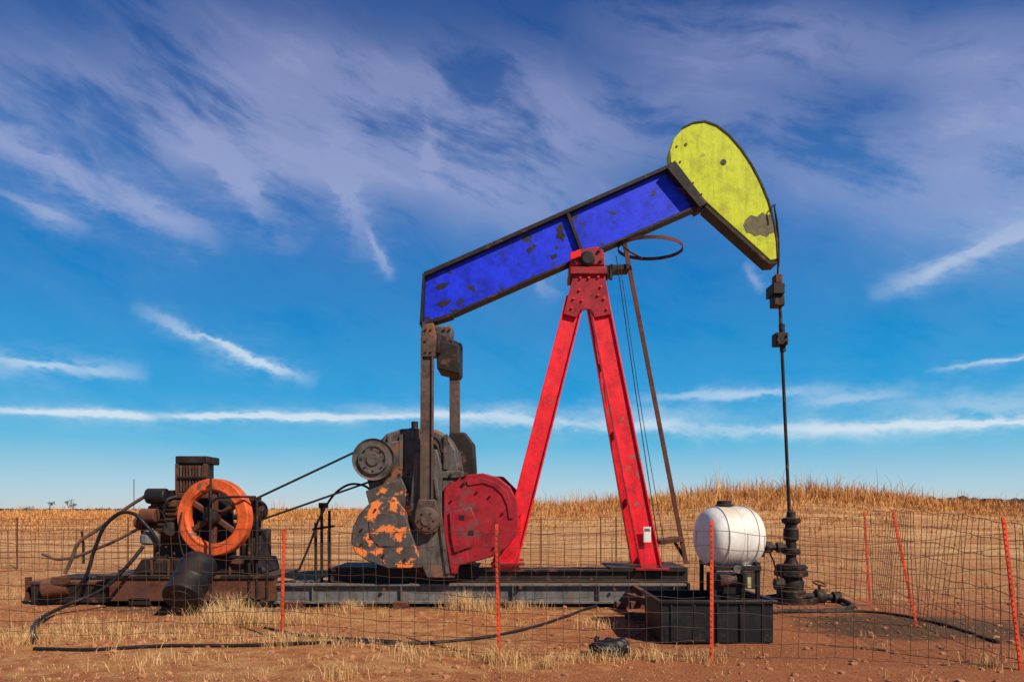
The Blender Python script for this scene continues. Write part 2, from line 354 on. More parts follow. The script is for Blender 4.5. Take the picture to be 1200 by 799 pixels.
for s,nm in ((11.74,'near'),(12.22,'far')):
    prism('samson_gusset_'+nm,[(673,318),(708,317),(712,340),(716,368),(697,372),(692,362),(680,364),(676,372),(660,368),(666,345)],s,s+.035,RED if nm=='far' else DRED,PJ,.006)
bolts('gusset_bolts',[(680,326),(701,325),(690,326),(672,350),(682,352),(701,346),(708,350),(670,361),(711,362),(679,340),(704,336)],11.74,.022,RED,PJ)
boxp('saddle_base',668,312,711,321,11.68,12.32,DRED,PJ,.015)
prism('saddle_bearing',[(668,311),(669,300),(677,292),(700,288),(708,293),(709,311)],11.72,12.28,DRED,PJ,.03)
lathe('saddle_shaft',W(689,302,11.64),(0,1,0),[(.09,0),(.13,.03),(.13,.69),(.09,.72)],DARK,PJ,24)
bolts('saddle_bolts',[(673,307),(704,306),(676,298),(702,294)],11.72,.028,DARK,PJ,.05)
prism('saddle_side_clip',[(668,296),(680,292),(681,300),(668,305)],11.63,11.70,RED,PJ,.01)
prism('service_bracket',[(709,311),(738,309),(738,315),(722,316),(712,324)],11.8,12.1,DARK,PJ,.005)
for s in (11.8,12.05): bar('bracket_post',W(716,310,s),W(716,328,s),.05,.05,DARK,PJ)
boxp('tag_plate',754,617,763,635,11.44,11.455,WHITE,PJ,.001)
boxp('tag_text_block',755.5,619,761.5,622,11.434,11.438,LGREY,PJ,0)
for s,nm in ((11.92,'near'),(12.22,'far')):
    bar('ladder_rail_'+nm,W(731,280,s),W(804,660,s),.075,.035,RUST,PJ,.004)
for k in range(19):
    t=.04+k*.05; bar(f'ladder_rung_{k}',W(731,280,11.93).lerp(W(804,660,11.93),t),W(731,280,12.21).lerp(W(804,660,12.21),t),.025,.025,RUST,PJ,0,up=Vector((0,0,1)))
c0=W(762,291,12.05)
hoop=[c0+Vector((.56*math.cos(t),.5*math.sin(t),-.02*math.cos(t))) for t in [2*math.pi*k/40 for k in range(40)]]
bm=bmesh.new(); rg=[]
for j,hp in enumerate(hoop):
    t=2*math.pi*j/40; o=Vector((math.cos(t),math.sin(t),0))
    rg.append([bm.verts.new(hp+o*a+Vector((0,0,z))) for a,z in ((0,-.03),(.012,-.03),(.012,.03),(0,.03))])
for j in range(40):
    for k in range(4): bm.faces.new((rg[j][k],rg[(j+1)%40][k],rg[(j+1)%40][(k+1)%4],rg[j][(k+1)%4]))
bmesh.ops.recalc_face_normals(bm,faces=bm.faces)
me=bpy.data.meshes.new('ladder_hoop'); bm.to_mesh(me); bm.free(); link('ladder_hoop',me,RUST,PJ)
tube('hoop_stay',[W(727,285,12),W(740,296,11.7),W(752,302,11.55)],.018,RUST,PJ)
prism('ladder_foot_plate',[(772,633),(800,629),(803,634),(775,638)],11.8,12.3,RUST,PJ,.004)
bar('ladder_foot_strut',W(790,634,12),W(806,660,12),.05,.05,RUST,PJ)
tube('brake_cable_a',[W(722,300,11.7),W(745,460,11.68),W(772,640,11.66)],.008,DARK,PJ)
tube('brake_cable_b',[W(727,312,11.75),W(750,470,11.75),W(779,640,11.75)],.006,DARK,PJ)
bar('equalizer',W(504,402,11.2),W(533,414,12.7),.30,.34,DARK,PJ,.02,up=Vector((0,0,1)))
boxp('tail_bearing',496,381,530,400,11.8,12.25,GREY,PJ,.03)
bolts('tail_bolts',[(501,386),(511,386),(521,386),(527,386),(501,395),(521,395)],11.8,.025,RUST,PJ,.04)
prism('equalizer_plate',[(494,380),(508,378),(511,392),(509,418),(494,418)],11.05,11.18,PITM,PJ,.015)
prism('equalizer_box',[(511,398),(538,404),(538,438),(512,432)],11.3,11.9,DARK,PJ,.02)
bolts('equalizer_bolts',[(499,386),(505,386),(499,412),(505,412),(499,399)],11.05,.02,RUST,PJ,.03)
bar('pitman_near',W(501,384,11.12),W(500,604,11.12),.19,.045,PITM,PJ,.006)
for s in (-1,1):
    o=Vector((s*.09,0,0)); bar(f'pitman_near_flange_{s}',W(501,388,11.12)+o,W(500,592,11.12)+o,.025,.13,PITM,PJ,.004)
bar('pitman_far',W(533,405,12.75),W(533,600,12.75),.19,.14,PITM,PJ,.008)
boxp('pitman_far_head',526,402,541,440,12.6,12.9,DARK,PJ,.02)
lathe('wrist_pin_housing',W(500,609,10.98),(0,1,0),[(.09,-.02),(.09,.0),(.19,.02),(.215,.06),(.215,.26)],PITM,PJ,32)
prism('wrist_pin_yoke',[(490,585),(510,585),(516,605),(512,622),(500,627),(488,622),(485,605)],11.02,11.2,PITM,PJ,.02)
bolts('wrist_bolts',[(500+9*math.cos(t),609+9*math.sin(t)) for t in [k*math.pi/3 for k in range(6)]],10.99,.02,RUST,PJ,.03)
prism('gear_reducer',[(443,518),(452,508),(470,502),(492,501),(512,503),(526,511),(535,526),(538,545),(541,562),(541,600),(545,640),(470,640),(455,612),(446,580),(441,548)],11.5,12.5,GREY,PJ,.05)
prism('gear_reducer_cover_flange',[(440,552),(543,552),(543,560),(440,560)],11.46,12.54,GREY,PJ,.01)
prism('gear_reducer_far_case',[(520,520),(528,506),(545,506),(556,520),(558,552),(556,640),(520,640)],12.55,12.95,DARK,PJ,.04)
bolts('gearbox_bolts',[(448+i*10,556) for i in range(10)],11.46,.022,DARK,PJ,.03)
for (x,w) in ((456,4),(470,5),(496,5),(522,5)): prism(f'gearbox_rib_{x}',[(x-w/2,510),(x+w/2,508),(x+w/2,550),(x-w/2,550)],11.44,11.5,GREY,PJ,.008)
lathe('bearing_cap',W(500,548,11.32),(0,1,0),[(.10,-.04),(.16,0),(.22,.03),(.22,.2)],DARK,PJ,32)
prism('inspection_cover',[(462,506),(486,500),(492,503),(466,510)],11.6,12.1,PITM,PJ,.01)
tube('inspection_pipe',[W(492,520,11.42),W(500,512,11.40),W(512,514,11.40),W(518,530,11.42)],.03,DARK,PJ)
cyl('breather',W(486,503,12),W(486,494,12),.06,DARK,PJ)
lathe('drive_sheave',W(437,538,11.22),(0,1,0),[(.03,-.03),(.10,-.03),(.11,0),(.20,.0),(.21,-.02),(.24,-.02),(.25,.03),(.31,.03),(.345,0),(.345,.10),(.33,.12),(.345,.14),(.345,.26)],GREY,PJ,48)
bolts('sheave_bolts',[(437+14*math.cos(t),538+14*math.sin(t)) for t in [k*math.pi/4 for k in range(8)]],11.22,.02,DARK,PJ,.03)
cyl('sheave_shaft',W(437,538,11.4),W(437,538,11.4)+Vector((0,.9,0)),.09,DARK,PJ)
prism('gearbox_shoulder',[(430,562),(447,520),(470,515),(476,600),(450,600),(436,585)],11.45,11.9,GREY,PJ,.03)
prism('crank_arm',[(486,530),(512,526),(517,545),(519,600),(533,677),(500,677),(484,640),(480,590)],11.2,11.36,GREY,PJ,.02)
prism('crank_rib',[(508,560),(512,560),(527,672),(522,672)],11.15,11.2,GREY,PJ,.008)
prism('left_counterweight',[(411,634),(413,618),(420,603),(431,591),(446,583),(462,582),(474,600),(487,640),(494,665),(455,666),(432,658),(416,648)],11.08,11.32,ORGREY,PJ,.02)
prism('left_counterweight_pad',[(432,610),(446,600),(462,603),(468,622),(462,640),(444,640),(433,628)],11.06,11.08,ORGREY,PJ,.006)
prism('left_counterweight_back',[(428,575),(470,560),(490,600),(490,640),(440,620)],11.33,11.45,ORGREY,PJ,.02)
prism('right_counterweight',[(520,572),(532,562),(548,556),(566,554),(584,559),(598,570),(606,586),(608,606),(604,628),(596,640),(578,652),(556,658),(538,662),(535,673),(528,672),(519,620)],11.16,11.40,DRED,PJ,.02)
prism('counterweight_rim',[(546,563),(566,560),(582,565),(594,575),(600,590),(601,608),(596,608),(594,592),(588,579),(578,570),(566,566),(548,569)],11.135,11.165,DRED,PJ,.008)
prism('counterweight_block',[(526,600),(552,594),(560,614),(554,640),(532,648),(528,630)],11.11,11.165,DRED,PJ,.015)
prism('counterweight_far',[(560,557),(590,558),(612,580),(618,610),(608,640),(580,650),(560,640)],12.6,12.85,RED,PJ,.03)
for k,(x,y) in enumerate([(541,606),(552,624)]):
    boxp(f'counterweight_slot_{k}',x-3,y-3,x+3,y+3,11.10,11.17,DARK,PJ,.004)
bolts('counterweight_bolts',[(560,575),(575,580),(590,600),(580,640),(530,585)],11.14,.02,DRED,PJ,.04)
bolts('left_weight_bolts',[(440,597),(424,620),(450,650),(475,655),(424,637)],11.08,.02,DARK,PJ,.04)
bolts('shoulder_bolts',[(540,550),(546,556),(538,558),(545,566)],11.3,.03,RUST,PJ,.2)
prism('reducer_pedestal',[(450,636),(548,636),(556,668),(440,668)],11.6,12.4,DARK,PJ,.02)
prism('red_foot_gusset',[(585,625),(602,618),(612,600),(608,667),(575,667)],11.5,11.6,RED,PJ,.008)
def ibeam(nm,x0,x1,yt,yb,d,mat,w=.2):
    boxp(nm+'_web',x0,yt+2,x1,yb-2,d+w/2-.01,d+w/2+.01,mat,PJ,0)
    boxp(nm+'_top',x0,yt,x1,yt+2.4,d,d+w,mat,PJ,.003)
    boxp(nm+'_bottom',x0,yb-2.4,x1,yb,d,d+w,mat,PJ,.003)
ibeam('skid_lower_near',305,806,684,707,11.35,SKID)
ibeam('skid_lower_far',325,800,681,700,12.5,SKID)
ibeam('skid_upper_near',388,806,667,683,11.5,DARK,.16)
ibeam('skid_upper_far',388,800,665,680,12.45,DARK,.16)
for k,x in enumerate([322,366,431,470,538,601,640,702,748,790]):
    p=W(x,694,11.56); bar(f'skid_cross_{k}',p,p+Vector((0,.95,0)),.12,.2,DARK,PJ,.004,up=Vector((0,0,1)))
    if k%2: boxp(f'skid_stiff_{k}',x-.5,686.3,x+.5,704.6,11.36,11.44,SKID,PJ,0)
bolts('skid_lugs',[(693,678),(720,690),(610,688),(450,690)],11.36,.03,RUST,PJ,.03)
boxp('skid_deck',388,664.5,560,666.8,11.5,12.6,DARK,PJ,.003)
boxp('skid_deck_front',715,664.5,806,666.8,11.5,12.6,DARK,PJ,.003)
boxp('skid_end_plate',806,683,809,708,11.33,12.7,DARK,PJ,.003)
for x in (345,470,600,730): 
    p=W(x,708,11.3); bar('timber_sleeper',p+Vector((0,-.1,-.02)),p+Vector((0,1.7,-.02)),.25,.14,RUST,PJ,.01,up=Vector((0,0,1)))

# ============================================================ ENGINE
EN=empty('gas_engine',(-5,11.8,0))
boxp('base_rail_near',128,678,322,704,11.3,11.45,RUST,EN,.006)
boxp('base_rail_top',112,674,322,678,11.26,12.5,DARK,EN,.006)
boxp('base_rail_far',128,672,322,698,12.4,12.55,RUST,EN,.006)
boxp('base_tray',36,684,128,706,11.5,12.6,DARK,EN,.01)
boxp('base_tray_lip',32,681,130,684,11.46,12.64,RUST,EN,.006)
boxp('base_tray_inner',60,676,132,681,11.7,12.4,DARK,EN,.01)
prism('bed_plate',[(165,655),(300,655),(305,672),(155,672)],11.4,12.4,DARK,EN,.02)
for k,x in enumerate((176,196,216,268,288)): boxp(f'bed_web_{k}',x,656,x+2,673,11.36,11.4,RUST,EN,.003)
boxp('crankcase',178,612,262,656,11.65,12.25,DARK,EN,.05)
boxp('engine_block',172,592,222,632,11.6,12.2,RUST,EN,.04)
for k in range(5): boxp(f'block_fin_{k}',174,596+k*6,206,598+k*6,11.56,11.6,DARK,EN,.003)
boxp('cylinder_head',164,600,178,626,11.6,12.1,DARK,EN,.03)
boxp('upper_block',196,574,258,612,11.75,12.2,DARK,EN,.03)
boxp('radiator_core',208,543,240,580,11.79,12.15,BLACK,EN,.006)
boxp('radiator_top_tank',205,534,243,543,11.7,12.2,DARK,EN,.02)
boxp('radiator_bottom_tank',205,577,243,584,11.7,12.2,RUST,EN,.02)
for x in (206,239): boxp(f'radiator_side_{x}',x-1,543,x+3,577,11.7,11.78,RUST,EN,.004)
for k in range(8): boxp(f'radiator_slat_{k}',211+k*3.6,545,212.6+k*3.6,576,11.70,11.76,RUST if k%3 else GREY,EN,0)
boxp('radiator_guard_bar',208,558,241,560,11.66,11.69,DARK,EN,0)
cyl('air_filter',W(184,581,11.5)-Vector((.16,0,0)),W(184,581,11.5)+Vector((.17,0,0)),.13,BLACK,EN,28,.02)
cyl('air_filter_neck',W(186,588,11.55),W(186,600,11.7),.05,DARK,EN)
lathe('lubricator_jar',W(176,638,11.3),(0,0,1),[(.10,0),(.15,.03),(.15,.15),(.10,.22),(.05,.24),(.05,.27)],LGREY,EN,28)
cyl('carburettor',W(166,604,11.45),W(184,604,11.45),.12,RUST,EN,20,.02)
cyl('magneto',W(200,620,11.35),W(200,620,11.65),.12,DARK,EN,20,.02)
cyl('head_port',W(160,612,11.55),W(170,612,11.55),.10,RUST,EN,20,.01)
boxp('valve_cover',176,586,206,594,11.55,12.0,RUST,EN,.02)
bolts('engine_bolts',[(178,589),(188,589),(198,589),(167,606),(167,620),(212,600),(214,626),(180,628),(196,640),(206,648),(186,648)],11.55,.022,RUST,EN,.05)
fc=W(248,606,11.15); ax=Vector((.16,1,0)).normalized()
Ro=.635;Ri=.46
lathe('flywheel_rim',fc,ax,[(Ri,0),(Ro-.02,0),(Ro,.02),(Ro,.17),(Ro-.02,.19),(Ri,.19),(Ri-.01,.1)],ORG,EN,72,closed=True)
lathe('flywheel_rim_inner_lip',fc,ax,[(Ri-.03,.03),(Ri+.005,-.012),(Ri+.03,-.012),(Ri+.03,.05),(Ri-.03,.12)],ORG,EN,72,closed=True)
lathe('flywheel_hub',fc,ax,[(.06,-.10),(.07,-.08),(.12,-.06),(.13,.0),(.13,.22)],DARK,EN,28)
xv=ax.orthogonal().normalized(); yv=ax.cross(xv)
for k in range(6):
    t=k*math.pi/3+.3; dr=xv*math.cos(t)+yv*math.sin(t)
    bar(f'flywheel_spoke_{k}',fc+dr*.10+ax*.08,fc+dr*(Ri+.01)+ax*.08,.085,.07,RUST,EN,.012,up=ax)
cyl('crankshaft',fc,fc+ax*1.1,.05,DARK,EN)
boxp('flywheel_shroud',222,585,272,650,11.6,11.68,DARK,EN,.02)
cyl('clutch_housing',W(283,612,11.7),W(302,612,11.7),.2,DARK,EN,32,.02)
for x in (292,301,313): cyl(f'guard_post_{x}',W(x,584+(x==313)*66,11.3),W(x,702,11.3),.024,DARK,EN,10)
bar('guard_rail',W(286,584,11.3),W(306,584,11.3),.05,.05,DARK,EN)
bar('guard_rail_low',W(240,650,11.25),W(320,655,11.25),.05,.05,DARK,EN)
boxp('clutch_stand',280,620,306,672,11.6,12.1,DARK,EN,.02)
lathe('drive_pulley',W(296,598,11.5),(0,1,0),[(.06,-.02),(.08,0),(.19,0),(.19,.2),(.1,.22)],DARK,EN,32)
tube('intake_pipe',[W(76,672,11.5),W(84,655,11.5),W(92,636,11.5),W(112,622,11.5),W(150,594,11.5),W(172,580,11.5)],.03,PITM,EN)
tube('exhaust_pipe',[W(50,649,11.7),W(70,655,11.6),W(120,640,11.6),W(165,618,11.6)],.026,PITM,EN)
tube('pipe_upright',[W(98,660,11.6),W(98,640,11.6),W(96,622,11.6)],.02,DARK,EN,False)
tube('hose_upper',[W(188,640,11.2),W(172,616,11.1),W(150,600,11.1),W(128,610,11.1),W(112,640,11.1),W(100,676,11.1),W(84,696,11.1)],.03,BLACK,EN)
tube('hose_lower',[W(168,640,11.15),W(150,662,11.0),W(120,690,10.9),W(80,708,10.6),G(50,728,.06),G(38,742,.04),G(42,751,.03)],.03,BLACK,EN)
tube('fuel_line',[W(240,604,11.0),W(252,585,10.95),W(275,582,10.95),W(300,582,11.1)],.02,BLACK,EN)
tube('drip_line',[W(213,600,11.2),W(210,630,11.1),W(222,660,11.1),W(240,668,11.1)],.014,BLACK,EN)
tube('spark_lead',[W(184,594,11.4),W(192,604,11.3),W(196,616,11.3)],.01,BLACK,EN)
tube('coolant_hose',[W(206,582,11.6),W(196,586,11.5),W(192,600,11.5)],.035,BLACK,EN)
tube('gauge_pipe',[W(247,560,11.05),W(246,640,11.0),W(247,700,10.95)],.02,DARK,EN,False)
cyl('muffler',W(50,690,11.4),W(80,686,11.5),.15,RUST,EN,28,.02)
boxp('muffler_bracket',29,676,33,704,11.6,11.7,RUST,EN,.004)
boxp('scrap_box',60,676,76,684,11.3,11.45,RUST,EN,.004)
for k in range(5): cyl(f'base_bolt_{k}',W(140+k*36,671,11.35),W(140+k*36,667,11.35),.025,DARK,EN,8)
boxp('block_pier_left',150,700,176,709,11.3,12.4,DARK,EN,.01)
boxp('block_pier_right',286,700,312,709,11.3,12.4,DARK,EN,.01)
BR=empty('drive_belt',(-3.5,11.5,1.5))
for k in range(2):
    dd=11.36+.08*k
    bar(f'belt_upper_{k}',W(298,585,dd),W(432,522-.0,dd),.03,.05,BLACK,BR,.003)
    bar(f'belt_lower_{k}',W(300,611,dd),W(440,562,dd),.03,.05,BLACK,BR,.003)
BB=empty('black_barrel',G(222,728))
p=W(212,712,10.2); q_=W(232,664,10.75)
p=Vector((p.x,p.y,.25))
lathe('barrel_body',p,q_-p,[(.20,0),(.28,.02),(.29,.06),(.28,.12),(.275,.3),(.29,.34),(.275,.38),(.275,.66),(.29,.70),(.27,.78),(.2,.82)],BLACK,BB,36)
lathe('barrel_lid',p-(q_-p).normalized()*.01,q_-p,[(.05,-.02),(.06,-.01),(.19,-.01),(.19,.02)],BLACK,BB,30)
SP=empty('riser_pipes',(-3.1,12,0))
for k,(x,yt) in enumerate([(370,612),(377,590),(386,598)]):
    cyl(f'riser_{k}',W(x,yt,12.2),W(x,690,12.2),.026,DARK,SP,10)
tube('riser_hose',[W(350,668,12.0),W(362,640,12.0),W(378,600,11.9),W(400,572,11.8),W(424,568,11.6),W(442,580,11.5)],.02,BLACK,SP)
bar('riser_brace',W(366,620,12.2),W(392,616,12.2),.04,.04,DARK,SP)
cyl('riser_valve',W(374,592,12.15),W(384,592,12.15),.05,DARK,SP,12)

# ============================================================ WELLHEAD
WH=empty('wellhead',(4.8,11.9,0))
hd=WD+.06; s_=hd/F
base=W(927,712,hd)
prof=[(22,712),(22,706),(15,705),(14,700),(19,699),(19,692),(16,690),(17,682),(14,676),(22,674),(22,668),(19,667),(19,661),(10,660),(7,655),(7,650),(11,649),(11,643),(7,642),(7,634),(10,632),(10,620),(8,618),(8,614),(12,612),(12,607),(6,606),(6,600),(3,598)]
lathe('wellhead_stack',Vector((base.x,base.y,0)),(0,0,1),[(r*s_*.85,EYE+(HZ-y)*s_) for r,y in prof],DARK,WH,28)
for y in (671,664,646,609): lathe(f'flange_{y}',Vector((base.x,base.y,EYE+(HZ-y)*s_-.02)),(0,0,1),[(.29 if y>650 else .17,0),(.29 if y>650 else .17,.035)],DARK,WH,8)
cyl('side_outlet_left',W(893,641,hd),W(921,641,hd),.05,DARK,WH,16)
cyl('side_union_left',W(896,641,hd),W(904,641,hd),.10,DARK,WH,8)
cyl('side_union_left_b',W(910,641,hd),W(917,641,hd),.09,DARK,WH,8)
cyl('side_nipple_down',W(893,636,hd),W(893,652,hd),.05,DARK,WH,12)
cyl('side_outlet_right',W(940,698,hd),W(985,700,hd),.06,DARK,WH,16)
cyl('side_valve_body',W(955,699,hd),W(966,699,hd),.13,DARK,WH,16,.02)
cyl('side_union_right',W(976,700,hd),W(984,700,hd),.11,DARK,WH,8)
cyl('side_valve_stem',W(960,692,hd),W(960,684,hd),.025,DARK,WH,10)
lathe('side_valve_wheel',W(960,684,hd),(.2,-.3,1),[(.09,0),(.12,0),(.12,.025),(.09,.025)],RUST,WH,24,closed=True)
tube('flow_line',[W(980,700,hd),W(990,704,hd-.2),W(996,712,hd-.9),W(960,716,hd-1.2),W(905,716,hd-1.2)],.045,DARK,WH)
cyl('side_union_mid',W(908,684,hd-.25),W(918,684,hd-.25),.10,DARK,WH,8)
lathe('casing_ring',Vector((base.x,base.y,0)),(0,0,1),[(.36,-.1),(.42,-.1),(.42,.07),(.36,.07)],DARK,WH,28,closed=True)

# ============================================================ TANK + TUB
TB=empty('containment_tub',(2.65,8.7,0))
d0,d1=8.25,9.25; x0,x1=(773-600)/F*d0,(908-600)/F*d0
def wall(nm,a,b_,z0,z1,t=.03):
    bm=bmesh.new()
    (ax_,ay_),(bx_,by_)=a,b_
    for v in bmesh.ops.create_cube(bm,size=1)['verts']:
        v.co=Vector(((ax_+bx_)/2+v.co.x*(abs(bx_-ax_)+t),(ay_+by_)/2+v.co.y*(abs(by_-ay_)+t),(z0+z1)/2+v.co.z*(z1-z0)))
    me=bpy.data.meshes.new(nm); bm.to_mesh(me); bm.free(); return link(nm,me,BLACK,TB,.01)
wall('front',(x0+.03,d0+.02),(x1-.03,d0+.02),-.02,.47); wall('back',(x0+.03,d1),(x1-.03,d1),-.02,.47)
wall('left',(x0+.03,d0+.055),(x0+.03,d1-.035),-.02,.468); wall('right',(x1-.03,d0+.055),(x1-.03,d1-.035),-.02,.468)
wall('floor',(x0+.06,d0+.08),(x1-.06,d1-.05),0.02,.05)
wall('rim_front',(x0,d0),(x1,d0),.455,.50,.06); wall('rim_back',(x0,d1+.02),(x1,d1+.02),.455,.50,.06)
wall('rim_left',(x0,d0+.065),(x0,d1-.045),.454,.499,.06); wall('rim_right',(x1,d0+.065),(x1,d1-.045),.454,.499,.06)
for k in range(5): 
    xx=x0+.14+k*(x1-x0-.28)/4; wall(f'front_rib_{k}',(xx,d0-.004),(xx,d0-.004),0,.45,.026)
TK=empty('chemical_tank',(2.8,8.8,0))
tc=W(854,629,8.75); R=.395
pr=[]
for k in range(33):
    t=-math.pi/2+math.pi*k/32; cx_=math.copysign(abs(math.sin(t))**.6,math.sin(t)); cr=abs(math.cos(t))**.42
    pr.append((R*cr,cx_*.375))
lathe('tank_shell',tc,(1,.22,0),pr,WHITE,TK,56)
for h in (-.2,.0,.2): lathe(f'tank_rib_{h}',tc,(1,.22,0),[(R-.03,h-.014),(R+.003,h-.006),(R+.003,h+.006),(R-.03,h+.014)],WHITE,TK,56,closed=True)
lathe('tank_cap',tc+Vector((-.06,0,R-.015)),(0,0,1),[(.11,0),(.11,.035),(.09,.04),(.09,.08),(.06,.09)],DARK,TK,24)
for sx in (-.27,.27):
    for sy in (-.28,.28): bar('stand_leg',(tc.x+sx,tc.y+sy,.05),(tc.x+sx,tc.y+sy,tc.z-.33),.05,.05,BLACK,TK)
    bar('stand_rail',(tc.x+sx,tc.y-.3,tc.z-.33),(tc.x+sx,tc.y+.3,tc.z-.33),.06,.06,BLACK,TK)
for z in (tc.z-.37,.35): bar('stand_front_rail',(tc.x-.3,tc.y-.3,z),(tc.x+.3,tc.y-.3,z),.06,.06,BLACK,TK)
boxp('stand_cabinet',836,672,870,697,8.62,8.95,BLACK,TK,.02)
boxp('injection_pump',872,662,889,670,8.5,8.7,WHITE,TK,.02)
boxp('pump_lower',875,670,891,690,8.5,8.7,CREAM,TK,.02)
cyl('pump_motor',W(842,680,8.45),W(862,680,8.45),.08,DARK,TK,20,.01)
cyl('pump_gauge',W(864,666,8.4),W(864,666,8.36),.045,LGREY,TK,16)
tube('tank_hose',[W(868,662,8.6),W(880,650,8.5),W(892,640,8.6),W(903,650,9.2),W(912,680,10.5)],.012,BLACK,TK)

# ============================================================ misc ground items
BG=empty('black_trash_bag',G(717,766))
bm=bmesh.new(); bmesh.ops.create_icosphere(bm,subdivisions=4,radius=.18)
g=G(717,766)
from mathutils import noise as mn
for v in bm.verts:
    o=v.co.copy(); v.co*=1+.35*mn.noise(o*9)+.18*mn.noise(o*22); v.co=Vector((v.co.x*1.25,v.co.y*.8,max(v.co.z*.6,-.05)))+Vector((g.x,g.y,.07))
me=bpy.data.meshes.new('bag_body'); bm.to_mesh(me); bm.free()
m,nt,b=newmat('black_film'); b.inputs['Base Color'].default_value=(.006,.006,.007,1); b.inputs['Roughness'].default_value=.55
link('bag_body',me,m,BG)
tube('bag_neck',[g+Vector((-.12,0,.1)),g+Vector((-.17,.02,.15)),g+Vector((-.15,.03,.19))],.025,m,BG)
def gpts(l,z=.03): return [G(x,y,0)+Vector((0,0,float(height(G(x,y).x,G(x,y).y))+z)) for x,y in l]
tube('ground_hose',gpts([(40,757),(110,759),(190,756),(270,754),(360,752),(430,751),(490,751),(560,745),(620,735),(660,722),(700,708),(740,702)],.022),.022,BLACK,None)
tube('ground_hose',gpts([(310,733),(360,742),(420,748),(470,749)],.018),.016,BLACK,None)
tube('flow_pipe',gpts([(960,716),(1020,716),(1090,728),(1170,752)],.015),.024,DARK,None)
WP=empty('scrap_timber',G(748,722))
for k,(a,b_,z) in enumerate([((733,724),(770,727),.04),((738,718),(768,716),.12),((735,713),(764,722),.2),((742,708),(756,718),.28)]):
    bar(f'timber_{k}',G(*a,z),G(*b_,z),.11,.08,RUST,WP,.008)

# ============================================================ FENCE
FN=empty('wire_fence',(0,8,0))
def tpost(nm,px,pt,pb,mat,d=None,lean=0,h=None,w=.036):
    g=G(px,pb) if d is None else Vector(((px-600)/F*d,d,0))
    top=W(px+lean,pt,g.y)
    if h: top=Vector((g.x+lean*g.y/F,g.y,h))
    base=Vector((g.x,g.y,-.1))
    bar(nm+'_flange',base,top,w,.008,mat,FN,0)
    bar(nm+'_stem',base+Vector((0,.017,0)),top+Vector((0,.017,0)),.008,.03,mat,FN,0)
    L=int((top-base).length/.055)
    for k in range(3,L):
        p=base.lerp(top,k/L); bar(nm+f'_stud_{k}',p+Vector((0,-.006,-.008)),p+Vector((0,-.006,.008)),.016,.01,mat,FN,0)
    return g,top
posts={}
for nm,px,pt,pb,mat,lean in [('post_a',330,619,747,POST,3),('post_b',585,614,770,POST,-3),('post_c',834,609,772,POST,0),('post_d',1198,606,782,POST,-22),('post_e',1076,597,733,POST,-30),('post_f',1020,599,707,POST,-7)]:
    posts[nm]=tpost(nm,px,pt,pb,mat,None,lean)
for nm,px,d in [('post_g',634,17.5),('post_h',722,17.2),('post_i',704,19),('post_j',300,17.5),('post_k',150,18),('post_l',860,16.5),('post_m',20,18)]:
    tpost(nm,px,0,0,POSTD,d,0,1.38)
def mesh_panel(nm,p0,p1,h0,h1,cell=.2,rows=None,r=.0024,wob=.02,sag=0,mat=WIRE,warp=0):
    p0=Vector((p0.x,p0.y,0));p1=Vector((p1.x,p1.y,0)); L=(p1-p0).length; n=max(2,int(L/cell)); 
    nrm=(p1-p0).normalized().cross(Vector((0,0,1)))
    ph=random.uniform(0,6)
    def pt(s,v):
        h=h0+(h1-h0)*s-sag*math.sin(math.pi*s)
        b_=p0.lerp(p1,s); w=wob*math.sin(s*L*2.1+ph+v*2)+warp*math.sin(math.pi*s)*(v-.3)
        z=.03+v*h+.012*math.sin(s*L*3.3+v*9+ph)+.008*math.sin(s*L*11+v*31)
        return b_+nrm*(w-.012)+Vector((0,0,z))
    cu=bpy.data.curves.new(nm,'CURVE'); cu.dimensions='3D'; cu.bevel_depth=r; cu.bevel_resolution=0
    for v in rows:
        s=cu.splines.new('POLY'); s.points.add(n*2)
        for k in range(n*2+1): s.points[k].co=(*pt(k/n/2,v),1)
    for k in range(n+1):
        s=cu.splines.new('POLY'); s.points.add(len(rows)-1); j=random.uniform(-.1,.1)
        for q_,v in enumerate(rows): s.points[q_].co=(*pt(min(1,max(0,(k+j*math.sin(v*5))/n)),v),1)
    cu.materials.append(mat); o=bpy.data.objects.new(nm,cu); col.objects.link(o); o.parent=FN; o.matrix_parent_inverse=Matrix.Translation(-Vector(FN.location))
A=posts['post_a'][0];B=posts['post_b'][0];C=posts['post_c'][0];D_=posts['post_d'][0];E=posts['post_e'][0];Fp=posts['post_f'][0]
LF=Vector((-7.6,8.7,0))
rw=[0,.11,.22,.34,.47,.6,.73,.87,1]
mesh_panel('mesh_front_left',LF,A,1.30,1.30,.17,rw,wob=.03,r=.0033)
mesh_panel('mesh_front_mid',A,B,1.30,1.31,.17,rw,wob=.03,r=.0031)
mesh_panel('mesh_front_right',B,C,1.31,1.34,.17,rw,wob=.03,r=.003)
mesh_panel('mesh_front_far_right',C,D_,1.34,1.34,.17,rw,wob=.04,sag=.12,r=.003)
mesh_panel('mesh_side_a',D_,E,1.42,1.54,.14,rw,wob=.05,r=.004,warp=.12)
mesh_panel('mesh_side_b',E,Fp,1.54,1.54,.14,rw,wob=.05,r=.0042,warp=.1)
BK=Vector((5.9,16.5,0)); BL=Vector((-14,18,0))
mesh_panel('mesh_side_c',Fp,BK,1.45,1.3,.2,rw,wob=.05,r=.004)
mesh_panel('mesh_back',BK,BL,1.3,1.3,.2,rw,wob=.04,r=.0045)
mesh_panel('mesh_left',LF,BL,1.3,1.3,.2,rw,wob=.04,r=.0035)

